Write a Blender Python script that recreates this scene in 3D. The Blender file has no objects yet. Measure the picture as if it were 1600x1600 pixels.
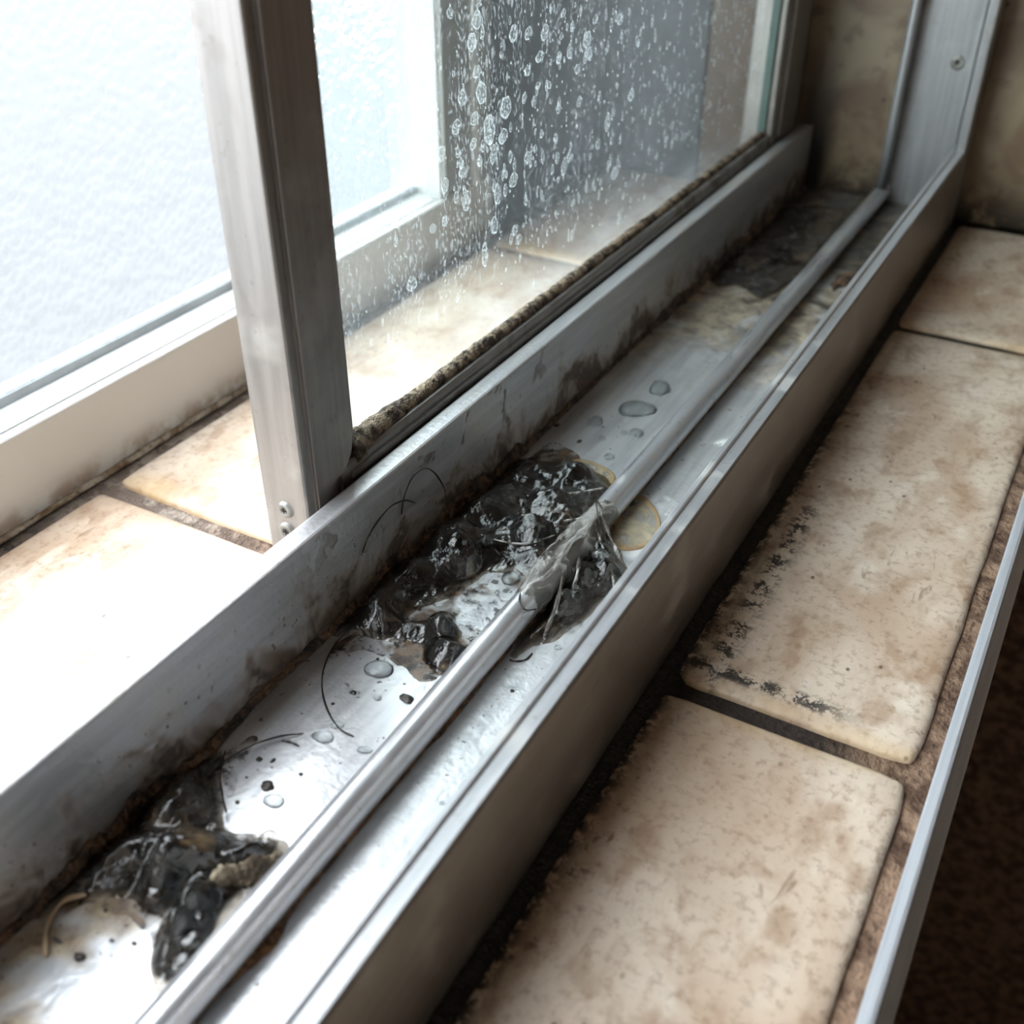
import bpy, bmesh, math, random
import numpy as np
from mathutils import Vector, Matrix, noise

# ------------------------------------------------------------------ camera / light
S = 0.24                      # metres per layout unit (unit = camera height over the sill)
scene = bpy.context.scene
YAW, PITCH, ROLL, FPX = 0.513267707, 0.607928817, 0.000800169, 1692.0134
def cam_axes():
    fw = np.array([-math.sin(YAW)*math.cos(PITCH), math.cos(YAW)*math.cos(PITCH), -math.sin(PITCH)])
    r = np.array([math.cos(YAW), math.sin(YAW), 0.0]); u = np.cross(r, fw)
    r2 = math.cos(ROLL)*r + math.sin(ROLL)*u; u2 = -math.sin(ROLL)*r + math.cos(ROLL)*u
    return r2, u2, fw
RA, UA, FA = cam_axes()
CAM = np.array([0.0, 0.0, 1.0])
cd = bpy.data.cameras.new('camera'); cam = bpy.data.objects.new('camera', cd)
scene.collection.objects.link(cam)
cam.matrix_world = Matrix((( RA[0], UA[0], -FA[0], CAM[0]*S), (RA[1], UA[1], -FA[1], CAM[1]*S),
                           (RA[2], UA[2], -FA[2], CAM[2]*S), (0, 0, 0, 1)))
cd.sensor_width = 36.0; cd.sensor_fit = 'HORIZONTAL'; cd.lens = 36.0*FPX/1600.0
cd.clip_start = 0.01; cd.clip_end = 200
cd.dof.use_dof = True; cd.dof.focus_distance = 1.52*S; cd.dof.aperture_fstop = 11.0
scene.camera = cam

SKY = 5.6
w = bpy.data.worlds.new('sky'); scene.world = w; w.use_nodes = True
bg = w.node_tree.nodes['Background']; bg.inputs[0].default_value = (0.93, 0.965, 1.0, 1); bg.inputs[1].default_value = SKY
pl = bpy.data.lights.new('window_portal', 'AREA'); pl.shape = 'RECTANGLE'
PY0, PY1, PZ0, PZ1, PX = -2.2, 2.1, 0.14, 4.9, -1.52
pl.size = (PY1-PY0)*S; pl.size_y = (PZ1-PZ0)*S; pl.cycles.is_portal = True
po = bpy.data.objects.new('window_portal', pl); scene.collection.objects.link(po)
po.location = (PX*S, (PY0+PY1)/2*S, (PZ0+PZ1)/2*S)
po.rotation_euler = (math.radians(90), 0, math.radians(-90))

vs = scene.view_settings
vs.view_transform = 'Standard'; vs.look = 'None'; vs.gamma = 1.0; vs.use_curve_mapping = False
vs.exposure = 0.54
scene.cycles.max_bounces = 6; scene.cycles.diffuse_bounces = 3; scene.cycles.glossy_bounces = 3; scene.cycles.transmission_bounces = 5; scene.cycles.transparent_max_bounces = 10
scene.cycles.use_adaptive_sampling = True; scene.cycles.adaptive_threshold = 0.03
scene.cycles.caustics_reflective = False; scene.cycles.caustics_refractive = True
scene.cycles.sample_clamp_indirect = 6.0

# ------------------------------------------------------------------ helpers
random.seed(7); rng = np.random.default_rng(11)
COL = scene.collection
def ray(x, y): return FA + RA*(x-800)/FPX - UA*(y-800)/FPX
def on_z(x, y, z): d = ray(x, y); return CAM + d*((z-CAM[2])/d[2])
def on_x(x, y, X): d = ray(x, y); return CAM + d*((X-CAM[0])/d[0])
def on_y(x, y, Y): d = ray(x, y); return CAM + d*((Y-CAM[1])/d[1])

def tag(o, label=None, cat=None, group=None, kind=None):
    if label: o['label'] = label
    if cat: o['category'] = cat
    if group: o['group'] = group
    if kind: o['kind'] = kind
    return o
def empty(name, loc=(0, 0, 0)):
    o = bpy.data.objects.new(name, None); o.location = Vector(loc)*S; o.empty_display_size = .02; COL.objects.link(o); return o
def link(name, me, mat, parent=None):
    o = bpy.data.objects.new(name, me); COL.objects.link(o)
    if mat and not me.materials: me.materials.append(mat)
    if parent:
        o.parent = parent
        o.matrix_parent_inverse = Matrix.Translation(parent.location).inverted() if parent.parent is None else Matrix.Identity(4)
        if parent.parent is not None:
            o.matrix_parent_inverse = Matrix.Identity(4)
    return o
def mesh(name, verts, faces, mat, parent=None, smooth=False, attrs=None):
    me = bpy.data.meshes.new(name)
    v = np.asarray(verts, float)*S
    me.from_pydata(v.tolist(), [], [list(map(int, f)) for f in faces])
    if smooth: me.polygons.foreach_set('use_smooth', [True]*len(me.polygons))
    if attrs:
        for k, a in attrs.items():
            at = me.attributes.new(k, 'FLOAT', 'POINT'); at.data.foreach_set('value', np.asarray(a, np.float32))
    me.update()
    return link(name, me, mat, parent)
def bm_mesh(name, bm, mat, parent=None, smooth=False):
    bm.normal_update()
    me = bpy.data.meshes.new(name); bmesh.ops.scale(bm, vec=(S, S, S), verts=bm.verts); bm.to_mesh(me); bm.free()
    if smooth: me.polygons.foreach_set('use_smooth', [True]*len(me.polygons))
    return link(name, me, mat, parent)
def bevel_all(bm, b, seg=2):
    if b > 0: bmesh.ops.bevel(bm, geom=list(bm.edges), offset=b, segments=seg, profile=.6, affect='EDGES', clamp_overlap=True)
def box(name, x0, x1, y0, y1, z0, z1, mat, parent=None, bevel=0.0, seg=2):
    bm = bmesh.new(); bmesh.ops.create_cube(bm, size=1)
    bmesh.ops.scale(bm, vec=(x1-x0, y1-y0, z1-z0), verts=bm.verts)
    bmesh.ops.translate(bm, vec=((x0+x1)/2, (y0+y1)/2, (z0+z1)/2), verts=bm.verts)
    bevel_all(bm, bevel, seg)
    return bm_mesh(name, bm, mat, parent)
def profile_y(name, pts, y0, y1, mat, parent=None, smooth=False):
    """closed XZ outline swept along Y"""
    n = len(pts)
    v = [(x, y0, z) for x, z in pts] + [(x, y1, z) for x, z in pts]
    f = [(i, (i+1) % n, n+(i+1) % n, n+i) for i in range(n)] + [tuple(range(n))[::-1], tuple(range(n, 2*n))]
    return mesh(name, v, f, mat, parent, smooth)
def tube(name, pts, rad, mat, parent=None, n=10, caps=True):
    pts = np.asarray(pts, float); m = len(pts)
    rad = np.broadcast_to(np.asarray(rad, float), (m,)) if np.ndim(rad) < 2 else rad
    t = np.gradient(pts, axis=0); t /= np.linalg.norm(t, axis=1)[:, None]+1e-12
    ref = np.array([0, 0, 1.]) if abs(t[0][2]) < .9 else np.array([1., 0, 0])
    V = []; a = np.cross(ref, t[0]); a /= np.linalg.norm(a)
    for i in range(m):
        a = a - t[i]*(a@t[i]); a /= np.linalg.norm(a)+1e-12; b = np.cross(t[i], a)
        for k in range(n):
            th = 2*math.pi*k/n; rr = rad[i] if np.ndim(rad) == 1 else rad[i][k]
            V.append(pts[i] + rr*(math.cos(th)*a + math.sin(th)*b))
    F = [(i*n+k, i*n+(k+1) % n, (i+1)*n+(k+1) % n, (i+1)*n+k) for i in range(m-1) for k in range(n)]
    if caps: F += [tuple(range(n))[::-1], tuple(range((m-1)*n, m*n))]
    return mesh(name, V, F, mat, parent, True)
def nz(p, s=1.0, o=0.0): return noise.noise(Vector((p[0]*s+o, p[1]*s+o*.7, p[2]*s-o*.3)))
def fbm(p, s, octv=4, o=0.0):
    v = 0; a = .5; q = s
    for _ in range(octv): v += a*nz(p, q, o); a *= .5; q *= 2.05
    return v
def ridged(p, s, octv=4, o=0.0):
    v = 0; a = .5; q = s
    for _ in range(octv): v += a*(1-2*abs(nz(p, q, o))); a *= .5; q *= 2.1
    return v

# ------------------------------------------------------------------ material kit
class NT:
    def __init__(s, name):
        s.m = bpy.data.materials.new(name); s.m.use_nodes = True; s.t = s.m.node_tree; s.t.nodes.clear()
        s.out = s.t.nodes.new('ShaderNodeOutputMaterial')
        g = s.t.nodes.new('ShaderNodeNewGeometry'); s.geo = g
        sc = s.t.nodes.new('ShaderNodeVectorMath'); sc.operation = 'SCALE'; sc.inputs['Scale'].default_value = 1/S
        s.t.links.new(g.outputs['Position'], sc.inputs[0]); s.P = sc.outputs[0]
        sx = s.t.nodes.new('ShaderNodeSeparateXYZ'); s.t.links.new(s.P, sx.inputs[0]); s.X, s.Y, s.Z = sx.outputs
    def n(s, typ, **kw):
        nd = s.t.nodes.new(typ)
        for k, v in kw.items(): setattr(nd, k, v)
        return nd
    def put(s, sock, v):
        if v is None: return
        if isinstance(v, bpy.types.NodeSocket): s.t.links.new(v, sock)
        elif isinstance(v, (tuple, list)) and len(v) == 3 and sock.type == 'RGBA': sock.default_value = (*v, 1)
        else: sock.default_value = v
    def math(s, op, a, b=None, c=None, clamp=False):
        nd = s.n('ShaderNodeMath', operation=op, use_clamp=clamp)
        s.put(nd.inputs[0], a); s.put(nd.inputs[1], b); s.put(nd.inputs[2], c); return nd.outputs[0]
    def scale(s, v3, vec=None):
        nd = s.n('ShaderNodeVectorMath', operation='MULTIPLY'); s.put(nd.inputs[0], vec or s.P); nd.inputs[1].default_value = v3; return nd.outputs[0]
    def noise(s, sc, det=4, rough=.55, vec=None, dist=0.0, force=False):
        nd = s.n('ShaderNodeTexNoise'); s.put(nd.inputs['Vector'], vec or s.P)
        nd.inputs['Scale'].default_value = sc; nd.inputs['Detail'].default_value = det if force else min(det, 3 if sc < 25 else 2)
        nd.inputs['Roughness'].default_value = rough; nd.inputs['Distortion'].default_value = dist
        return nd.outputs[0]
    def voro(s, sc, vec=None, feat='F1', rnd=1.0):
        nd = s.n('ShaderNodeTexVoronoi', feature=feat); s.put(nd.inputs['Vector'], vec or s.P)
        nd.inputs['Scale'].default_value = sc; nd.inputs['Randomness'].default_value = rnd; return nd.outputs[0]
    def step(s, v, a, b):          # smooth ramp 0..1 (a>b allowed)
        nd = s.n('ShaderNodeMapRange', interpolation_type='SMOOTHSTEP', clamp=True)
        if a < b: lo, hi, t0, t1 = a, b, 0., 1.
        else: lo, hi, t0, t1 = b, a, 1., 0.
        s.put(nd.inputs[0], v); nd.inputs[1].default_value = lo; nd.inputs[2].default_value = hi
        nd.inputs[3].default_value = t0; nd.inputs[4].default_value = t1; return nd.outputs[0]
    def mix(s, f, a, b):
        nd = s.n('ShaderNodeMix', data_type='RGBA', clamp_factor=True)
        s.put(nd.inputs[0], f); s.put(nd.inputs[6], a); s.put(nd.inputs[7], b); return nd.outputs[2]
    def fmix(s, f, a, b):
        nd = s.n('ShaderNodeMix', data_type='FLOAT', clamp_factor=True)
        s.put(nd.inputs[0], f); s.put(nd.inputs[2], a); s.put(nd.inputs[3], b); return nd.outputs[0]
    def mul(s, *a):
        v = a[0]
        for b in a[1:]: v = s.math('MULTIPLY', v, b)
        return v
    def mx(s, *a):
        v = a[0]
        for b in a[1:]: v = s.math('MAXIMUM', v, b)
        return v
    def band(s, v, a, b, e): return s.mul(s.step(v, a-e, a+e), s.step(v, b+e, b-e))
    def bump(s, h, dist=.01, st=1.0, nrm=None):
        nd = s.n('ShaderNodeBump'); nd.inputs['Strength'].default_value = st; nd.inputs['Distance'].default_value = dist*S
        s.put(nd.inputs['Height'], h); s.put(nd.inputs['Normal'], nrm); return nd.outputs[0]
    def attr(s, name): nd = s.n('ShaderNodeAttribute', attribute_name=name); return nd.outputs['Fac']
    def bsdf(s, col, rough, metal=0.0, nrm=None, **kw):
        b = s.n('ShaderNodeBsdfPrincipled'); s.put(b.inputs['Base Color'], col); s.put(b.inputs['Roughness'], rough)
        s.put(b.inputs['Metallic'], metal); s.put(b.inputs['Normal'], nrm)
        for k, v in kw.items(): s.put(b.inputs[k.replace('_', ' ')], v)
        return b.outputs[0]
    def shmix(s, f, a, b):
        nd = s.n('ShaderNodeMixShader'); s.put(nd.inputs[0], f); s.put(nd.inputs[1], a); s.put(nd.inputs[2], b); return nd.outputs[0]
    def done(s, sh): s.t.links.new(sh, s.out.inputs[0]); return s.m
def lin(r, g, b): return tuple(((c/255)/12.92 if c/255 <= .04045 else ((c/255+.055)/1.055)**2.4) for c in (r, g, b))

# ------------------------------------------------------------------ layout constants
TX0, TX1 = -0.335, -0.017             # room-side tile strip
EDGE0, EDGE1 = 0.006, 0.024           # metal edge trim
RW0, RW1 = -0.380, -0.353             # track wall, room side
LW0, LW1 = -0.787, -0.755             # track wall, window side
WT, FZ = 0.200, 0.035                 # wall top / channel floor
RODX, RODR, RODZ = -0.540, 0.0205, 0.060
SX0, SX1 = -0.875, -0.795             # sash depth
SY0, SY1, SYF0, SYF1 = 0.878, 0.980, 2.735, 2.950
GX = -0.829                           # sash glass, room-side face
UX, UZ = -1.370, 0.146                # white frame front face / ledge height
PANE_X = -1.440
YE = 2.980                            # end wall
JOINTS = [-0.2465, 1.0135, 2.2725]

# ------------------------------------------------------------------ materials
def tile_material():
    k = NT('glazed_stone_tile')
    big = k.noise(3.0, 5, .6, k.scale((1.0, .6, 1.0)), .2)
    mid = k.noise(14.0, 6, .62, k.scale((1.2, .8, 1)), .2)
    fine = k.noise(70.0, 4, .7, None, 0, True)
    col = k.mix(k.step(big, .33, .62), lin(184, 157, 133), lin(225, 210, 192))
    col = k.mix(k.mul(k.step(mid, .48, .68), .6), col, lin(158, 126, 99))
    col = k.mix(k.mul(k.step(k.noise(7.5, 5, .7, k.scale((1.3, .8, 1)), .3), .56, .70), .6), col, lin(232, 222, 208))
    col = k.mix(k.mul(k.step(fine, .48, .68), .45), col, lin(136, 104, 78))
    streak = k.noise(30, 5, .65, k.scale((1.9, .55, 1)), .5)
    col = k.mix(k.mul(k.step(streak, .60, .72), k.step(k.noise(5, 2), .46, .66), .7), col, lin(118, 86, 60))
    speck = k.mul(k.step(k.voro(34, k.scale((1, .7, 1))), .13, .06), k.step(k.noise(6, 2), .5, .6))
    col = k.mix(k.mul(speck, .8), col, lin(66, 48, 38))
    # black mould creeping in from the joints of the room-side strip
    n1 = k.noise(40, 5, .8, None, .2, True); n2 = k.noise(9, 3, .6)
    dx = k.math('SUBTRACT', k.X, TX0)
    room = k.band(k.X, TX0-.01, TX1+.01, .002)
    m1 = k.mul(k.step(dx, .085, .0), k.step(n1, .54, .62), k.step(n2, .44, .58))
    m1 = k.mx(m1, k.mul(k.step(dx, .030, .004), k.step(n1, .42, .52), k.step(k.Y, 2.4, 1.5)))
    line = k.mul(k.band(dx, .028, .062, .012), k.step(n1, .48, .56), k.band(k.Y, 1.02, 1.52, .08))
    dj = k.math('ABSOLUTE', k.math('SUBTRACT', k.Y, 1.066))
    m2 = k.mul(k.step(dj, .020, .006), k.step(n1, .47, .56), k.step(k.X, -.08, -.16))
    m3 = k.mul(k.step(k.math('SUBTRACT', TX1, k.X), .030, .0), k.step(n1, .52, .62), .6)
    mould = k.mul(k.mx(m1, line, m2), room)
    col = k.mix(k.mul(m3, room), col, lin(120, 88, 58))
    # yellowed rims next to joints
    for j in JOINTS:
        d = k.math('ABSOLUTE', k.math('SUBTRACT', k.Y, j))
        col = k.mix(k.mul(k.step(d, .05, .015), k.step(n2, .3, .6), .45), col, lin(204, 172, 120))
    col = k.mix(k.mul(mould, .94), col, lin(26, 22, 20))
    rg = k.fmix(k.step(mid, .4, .7), .30, .46)
    rg = k.fmix(mould, rg, .7)
    b = k.bump(k.math('ADD', k.math('MULTIPLY', fine, .3), mid), .006, .35)
    return k.done(k.bsdf(col, rg, 0, b))
def wall_tile_material():
    k = NT('end_wall_tile')
    a = k.noise(4.5, 6, .62, None, .8); b2 = k.noise(18, 5, .6)
    col = k.mix(k.step(a, .35, .65), lin(104, 84, 66), lin(134, 119, 97))
    col = k.mix(k.mul(k.step(b2, .54, .70), .6), col, lin(92, 70, 52))
    col = k.mix(k.mul(k.step(k.voro(14), .12, .05), .8), col, lin(45, 32, 24))
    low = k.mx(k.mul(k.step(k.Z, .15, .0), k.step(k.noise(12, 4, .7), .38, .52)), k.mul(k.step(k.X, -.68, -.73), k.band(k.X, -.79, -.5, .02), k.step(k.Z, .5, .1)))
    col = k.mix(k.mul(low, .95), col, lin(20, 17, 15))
    return k.done(k.bsdf(col, .42, 0, k.bump(b2, .006, .3)))
def grout_material():
    k = NT('stained_grout')
    n = k.noise(26, 5, .7); f = k.noise(120, 3, .6)
    base = k.mix(k.step(n, .35, .66), lin(86, 62, 47), lin(150, 122, 100))
    base = k.mix(k.mul(k.step(k.X, -.90, -1.2), .9), base, k.mix(k.step(n, .4, .6), lin(112, 98, 88), lin(158, 146, 135)))
    black = k.mul(k.step(k.X, -.005, -.15), k.step(k.X, -.9, -.6))
    blackL = k.mul(k.step(k.Y, .97, .78), k.step(k.X, -1.28, -1.33), k.step(n, .40, .52))
    base = k.mix(k.mul(k.mx(black, blackL), k.step(n, .18, .46), .93), base, lin(30, 24, 21))
    return k.done(k.bsdf(base, .78, 0, k.bump(k.math('ADD', n, f), .012, .8)))
def alu(name, c=(168, 168, 170), rough=.36, ax='y', oxide=.5, grime=0.0, metal=.62):
    k = NT(name)
    st = {'y': (60, 2.2, 60), 'z': (60, 60, 2.2), 'x': (2, 60, 60)}[ax]
    s1 = k.noise(1.6, 4, .6, k.scale(st)); blot = k.noise(9, 5, .62); spk = k.noise(70, 3, .65)
    col = k.mix(k.step(s1, .3, .7), lin(*[int(v*.95) for v in c]), lin(*[min(255, int(v*1.04)) for v in c]))
    ox = k.mul(k.step(blot, .52, .70), oxide)
    col = k.mix(ox, col, lin(186, 184, 178))
    col = k.mix(k.mul(k.step(spk, .62, .74), oxide*.7), col, lin(96, 88, 80))
    rg = k.math('ADD', k.math('MULTIPLY', s1, .16), rough-.08)
    rg = k.fmix(ox, rg, .62)
    mt = k.math('SUBTRACT', metal, k.math('MULTIPLY', ox, .55))
    if grime > 0:
        g = k.mul(k.step(k.noise(7, 5, .7, None, .6), .56, .68), grime)
        col = k.mix(g, col, lin(84, 62, 46)); rg = k.fmix(g, rg, .75); mt = k.fmix(g, mt, 0.0)
    return k.done(k.bsdf(col, rg, mt, k.bump(k.math('ADD', s1, k.math('MULTIPLY', spk, .4)), .002, .22)))
def track_wall_material():
    k = NT('stained_track_wall')
    s1 = k.noise(1.6, 4, .6, k.scale((60, 2.4, 40))); blot = k.noise(8, 4, .6); n = k.noise(30, 6, .72, None, .3); f = k.noise(85, 4, .65)
    col = k.mix(k.step(s1, .3, .7), lin(186, 187, 190), lin(208, 209, 212))
    col = k.mix(k.mul(k.step(blot, .45, .7), .5), col, lin(204, 199, 190))
    # rust-brown crust: thick at the foot, flaking towards the top around the sludge
    h = k.math('SUBTRACT', k.Z, FZ)
    n2 = k.noise(9, 5, .68, None, .5)
    edge = k.math('ADD', h, k.math('MULTIPLY', k.math('SUBTRACT', n2, .5), -.30))
    foot = k.mul(k.step(edge, .055, .015), k.step(n, .30, .52))
    up = k.mul(k.step(n2, .555, .60), k.step(n, .42, .55), k.band(k.Y, .85, 1.45, .1), .9)
    dots = k.mul(k.step(f, .64, .70), k.step(blot, .42, .55), k.step(h, .16, .05))
    tan = k.mul(k.step(edge, .085, .03), .75)
    brown = k.mx(foot, up, dots)
    wallface = k.step(k.X, -.7565, -.7545)
    brown = k.mul(brown, wallface)
    col = k.mix(k.mul(tan, wallface), col, lin(150, 128, 104))
    col = k.mix(k.mul(brown, .92), col, k.mix(k.step(n, .45, .7), lin(40, 30, 25), lin(98, 70, 52)))
    dirt = k.mx(brown, k.mul(tan, wallface, .7))
    rg = k.fmix(dirt, k.math('ADD', k.math('MULTIPLY', s1, .18), .30), .72)
    mt = k.fmix(dirt, .6, 0.0)
    return k.done(k.bsdf(col, rg, mt, k.bump(k.math('ADD', k.math('MULTIPLY', dirt, n), k.math('MULTIPLY', f, .15)), .010, .5)))
def track_floor_material():
    k = NT('stained_track_floor')
    s1 = k.noise(1.5, 4, .6, k.scale((30, 3, 30))); big = k.noise(5.5, 5, .62, None, .7); n = k.noise(24, 6, .7, None, .3); f = k.noise(90, 4, .6)
    col = k.mix(k.step(s1, .3, .7), lin(186, 188, 192), lin(214, 216, 218))
    scale_ = k.mul(k.step(big, .50, .62), k.step(n, .40, .58), k.step(k.X, -.53, -.47), k.step(k.Y, .95, 1.25))
    col = k.mix(k.mul(scale_, .65), col, lin(226, 226, 224))
    far = k.step(k.Y, 1.55, 2.05)
    yel = k.mul(k.step(k.math('ADD', big, k.math('MULTIPLY', far, .16)), .52, .66), .8)
    yel = k.mul(yel, k.mx(far, k.mul(k.step(k.Y, .56, .40), k.step(k.X, -.50, -.56), 1.2)))
    col = k.mix(yel, col, k.mix(k.step(n, .35, .65), lin(112, 90, 66), lin(186, 168, 138)))
    dk = k.mul(k.step(k.noise(8, 5, .66, None, .9), .50, .60), k.step(k.Y, 1.75, 2.25))
    far2 = k.mul(k.step(k.math('ADD', k.Y, k.math('MULTIPLY', big, .5)), 2.45, 2.75), .92)
    col = k.mix(k.mx(k.mul(dk, .9), far2), col, k.mix(k.step(n, .4, .65), lin(26, 24, 24), lin(92, 82, 68)))
    wet = k.mul(k.step(f, .66, .71), k.step(big, .44, .52))
    col = k.mix(k.mul(wet, .8), col, lin(70, 56, 46))
    dirt = k.mx(yel, dk, far2, wet)
    rg = k.fmix(dirt, k.fmix(scale_, k.math('ADD', k.math('MULTIPLY', s1, .14), .26), .6), .5)
    mt = k.fmix(k.mx(dirt, scale_), .62, .05)
    return k.done(k.bsdf(col, rg, mt, k.bump(k.math('ADD', n, k.math('MULTIPLY', f, .3)), .004, .3)))
def pvc_material():
    k = NT('white_window_plastic')
    n = k.noise(14, 5, .65)
    low = k.mul(k.step(k.Z, .05, .0), k.step(n, .38, .6))
    col = k.mix(k.mul(low, .75), lin(222, 221, 217), lin(150, 122, 92))
    return k.done(k.bsdf(col, .35, 0, k.bump(n, .002, .15)))
def plain(name, c, rough, sc=12, var=.12, metal=0.0, bumpd=.004):
    k = NT(name); n = k.noise(sc, 5, .6)
    a = lin(*c); col = k.mix(k.step(n, .3, .7), tuple(v*(1-var) for v in a), tuple(min(1, v*(1+var)) for v in a))
    return k.done(k.bsdf(col, rough, metal, k.bump(n, bumpd, .3)))
def crust_material(name, dark, light, gloss=.6, sc=30):
    k = NT(name); n = k.noise(sc, 6, .72, None, .4); f = k.noise(sc*4, 4, .65)
    col = k.mix(k.step(n, .36, .64), lin(*dark), lin(*light))
    col = k.mix(k.mul(k.step(f, .58, .7), .6), col, tuple(v*.3 for v in lin(*dark)))
    return k.done(k.bsdf(col, gloss, 0, k.bump(k.math('ADD', n, f), .010, .9)))
def obscure_glass():
    k = NT('pebbled_obscure_glass')
    r = k.n('ShaderNodeBsdfRefraction'); r.inputs['IOR'].default_value = 1.22; r.inputs['Roughness'].default_value = .06
    r.inputs['Color'].default_value = (.93, .96, .98, 1)
    t = k.n('ShaderNodeBsdfTransparent'); t.inputs[0].default_value = (.96, .98, .98, 1)
    tl = k.n('ShaderNodeBsdfTranslucent'); tl.inputs[0].default_value = (.95, .97, 1, 1)
    g = k.n('ShaderNodeBsdfGlossy'); g.inputs['Roughness'].default_value = .10
    a = k.shmix(.50, t.outputs[0], r.outputs[0])
    a = k.shmix(.03, a, tl.outputs[0])
    a = k.shmix(.04, a, g.outputs[0])
    return k.done(a)
def clear_glass():
    k = NT('clear_glass_back')
    t = k.n('ShaderNodeBsdfTransparent'); t.inputs[0].default_value = (.95, .98, .97, 1)
    return k.done(t.outputs[0])
def hazy_glass():
    k = NT('limescaled_glass')
    sp = k.noise(210, 2, .6, k.scale((1, 1, .55))); n = k.noise(5, 4, .6, None, .6); run = k.noise(9, 4, .6, k.scale((1, 4, .5)))
    mist = k.mul(k.step(sp, .475, .63), k.step(run, .27, .57), .60, k.step(k.math('ADD', k.Z, k.math('MULTIPLY', k.Y, .10)), .34, .50))
    drops = k.mul(k.step(k.voro(46, k.scale((1, 1.25, .62))), .30, .16), k.step(k.noise(20, 2), .44, .54), .55)
    low = k.mul(k.step(k.math('ADD', k.Z, k.math('MULTIPLY', n, .10)), .40, .27), .62)
    far = k.mul(k.step(k.Y, 1.25, 2.3), .22)
    near = k.mul(k.step(k.Y, 1.35, 1.02), .16)
    film = k.math('ADD', k.math('ADD', .03, k.mul(n, .12)), k.math('ADD', far, near))
    haze = k.mx(film, mist, drops, low)
    haze = k.math('MINIMUM', haze, .85)
    t = k.n('ShaderNodeBsdfTransparent'); t.inputs[0].default_value = (.90, .95, .94, 1)
    d = k.n('ShaderNodeBsdfDiffuse'); d.inputs[0].default_value = (.78, .84, .88, 1)
    tl = k.n('ShaderNodeBsdfTranslucent'); tl.inputs[0].default_value = (.80, .87, .92, 1)
    g = k.n('ShaderNodeBsdfGlossy'); g.inputs['Roughness'].default_value = .06
    fr = k.n('ShaderNodeFresnel'); fr.inputs[0].default_value = 1.45
    dd = k.shmix(.5, d.outputs[0], tl.outputs[0])
    a = k.shmix(k.math('MULTIPLY', haze, .48), t.outputs[0], dd)
    a = k.shmix(k.math('MULTIPLY', fr.outputs[0], .6), a, g.outputs[0])
    return k.done(a)
def spot_material():
    k = NT('dried_lime_spot')
    rim = k.attr('rim'); f = k.noise(260, 3, .6)
    fac = k.math('ADD', k.math('ADD', k.mul(k.step(rim, .72, .95), .30), .08), k.mul(k.step(f, .45, .65), .40), clamp=True)
    t = k.n('ShaderNodeBsdfTransparent'); d = k.n('ShaderNodeBsdfDiffuse'); d.inputs[0].default_value = (.86, .91, .94, 1)
    tl = k.n('ShaderNodeBsdfTranslucent'); tl.inputs[0].default_value = (.86, .92, .95, 1)
    return k.done(k.shmix(k.math('MULTIPLY', fac, .85), t.outputs[0], k.shmix(.45, d.outputs[0], tl.outputs[0])))
def sludge_material(name, tan=.25):
    k = NT(name)
    thick = k.attr('thick'); n = k.noise(13, 5, .62, None, 1.0); n2 = k.noise(38, 5, .65, None, .6); f = k.noise(120, 3, .6)
    col = k.mix(k.step(n, .42, .66), lin(8, 8, 9), lin(52, 50, 48))
    col = k.mix(k.mul(k.step(n2, .58, .72), .45), col, lin(120, 118, 112))
    col = k.mix(k.mul(k.step(k.noise(10, 4, .6, k.scale((1.2, 1, 1)), .8), .56, .70), tan*2), col, lin(134, 112, 84))
    col = k.mix(k.mul(k.step(k.math('ADD', k.X, k.math('MULTIPLY', n, .12)), -.585, -.66), .85), col, lin(9, 9, 10))
    rg = k.fmix(k.step(n2, .4, .7), .13, .32)
    b = k.bump(k.math('ADD', n2, k.math('MULTIPLY', f, .2)), .014, .45)
    body = k.bsdf(col, rg, 0, b, Coat_Weight=.6, Coat_Roughness=.05)
    t = k.n('ShaderNodeBsdfTransparent'); t.inputs[0].default_value = (.62, .58, .53, 1)
    gl = k.n('ShaderNodeBsdfGlossy'); gl.inputs['Roughness'].default_value = .07; k.put(gl.inputs['Normal'], b)
    film = k.shmix(.10, t.outputs[0], gl.outputs[0])
    edge = k.math('ADD', thick, k.math('MULTIPLY', k.math('SUBTRACT', n, .5), .7))
    return k.done(k.shmix(k.step(edge, .12, .60), film, body))
def gel_material():
    k = NT('grey_slime_gel')
    n = k.noise(26, 5, .65, k.scale((1.6, .7, 1)), .8); f = k.noise(90, 3, .6)
    col = k.mix(k.step(n, .36, .62), lin(84, 76, 68), lin(176, 174, 170))
    b = k.bump(k.math('ADD', n, k.math('MULTIPLY', f, .4)), .012, .7)
    body = k.bsdf(col, .14, 0, b, Coat_Weight=.5, Coat_Roughness=.05)
    t = k.n('ShaderNodeBsdfTransparent'); t.inputs[0].default_value = (.72, .71, .68, 1)
    return k.done(k.shmix(k.math('ADD', k.mul(k.step(n, .35, .6), .4), .35), t.outputs[0], body))
def water_material():
    k = NT('clear_water')
    b = k.n('ShaderNodeBsdfRefraction'); b.inputs['IOR'].default_value = 1.33; b.inputs['Roughness'].default_value = 0.0
    b.inputs['Color'].default_value = (.93, .95, .95, 1)
    t = k.n('ShaderNodeBsdfTransparent'); t.inputs[0].default_value = (.90, .92, .92, 1)
    g = k.n('ShaderNodeBsdfGlossy'); g.inputs['Roughness'].default_value = .02
    fr = k.n('ShaderNodeFresnel'); fr.inputs[0].default_value = 1.4
    return k.done(k.shmix(fr.outputs[0], k.shmix(.6, b.outputs[0], t.outputs[0]), g.outputs[0]))
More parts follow.
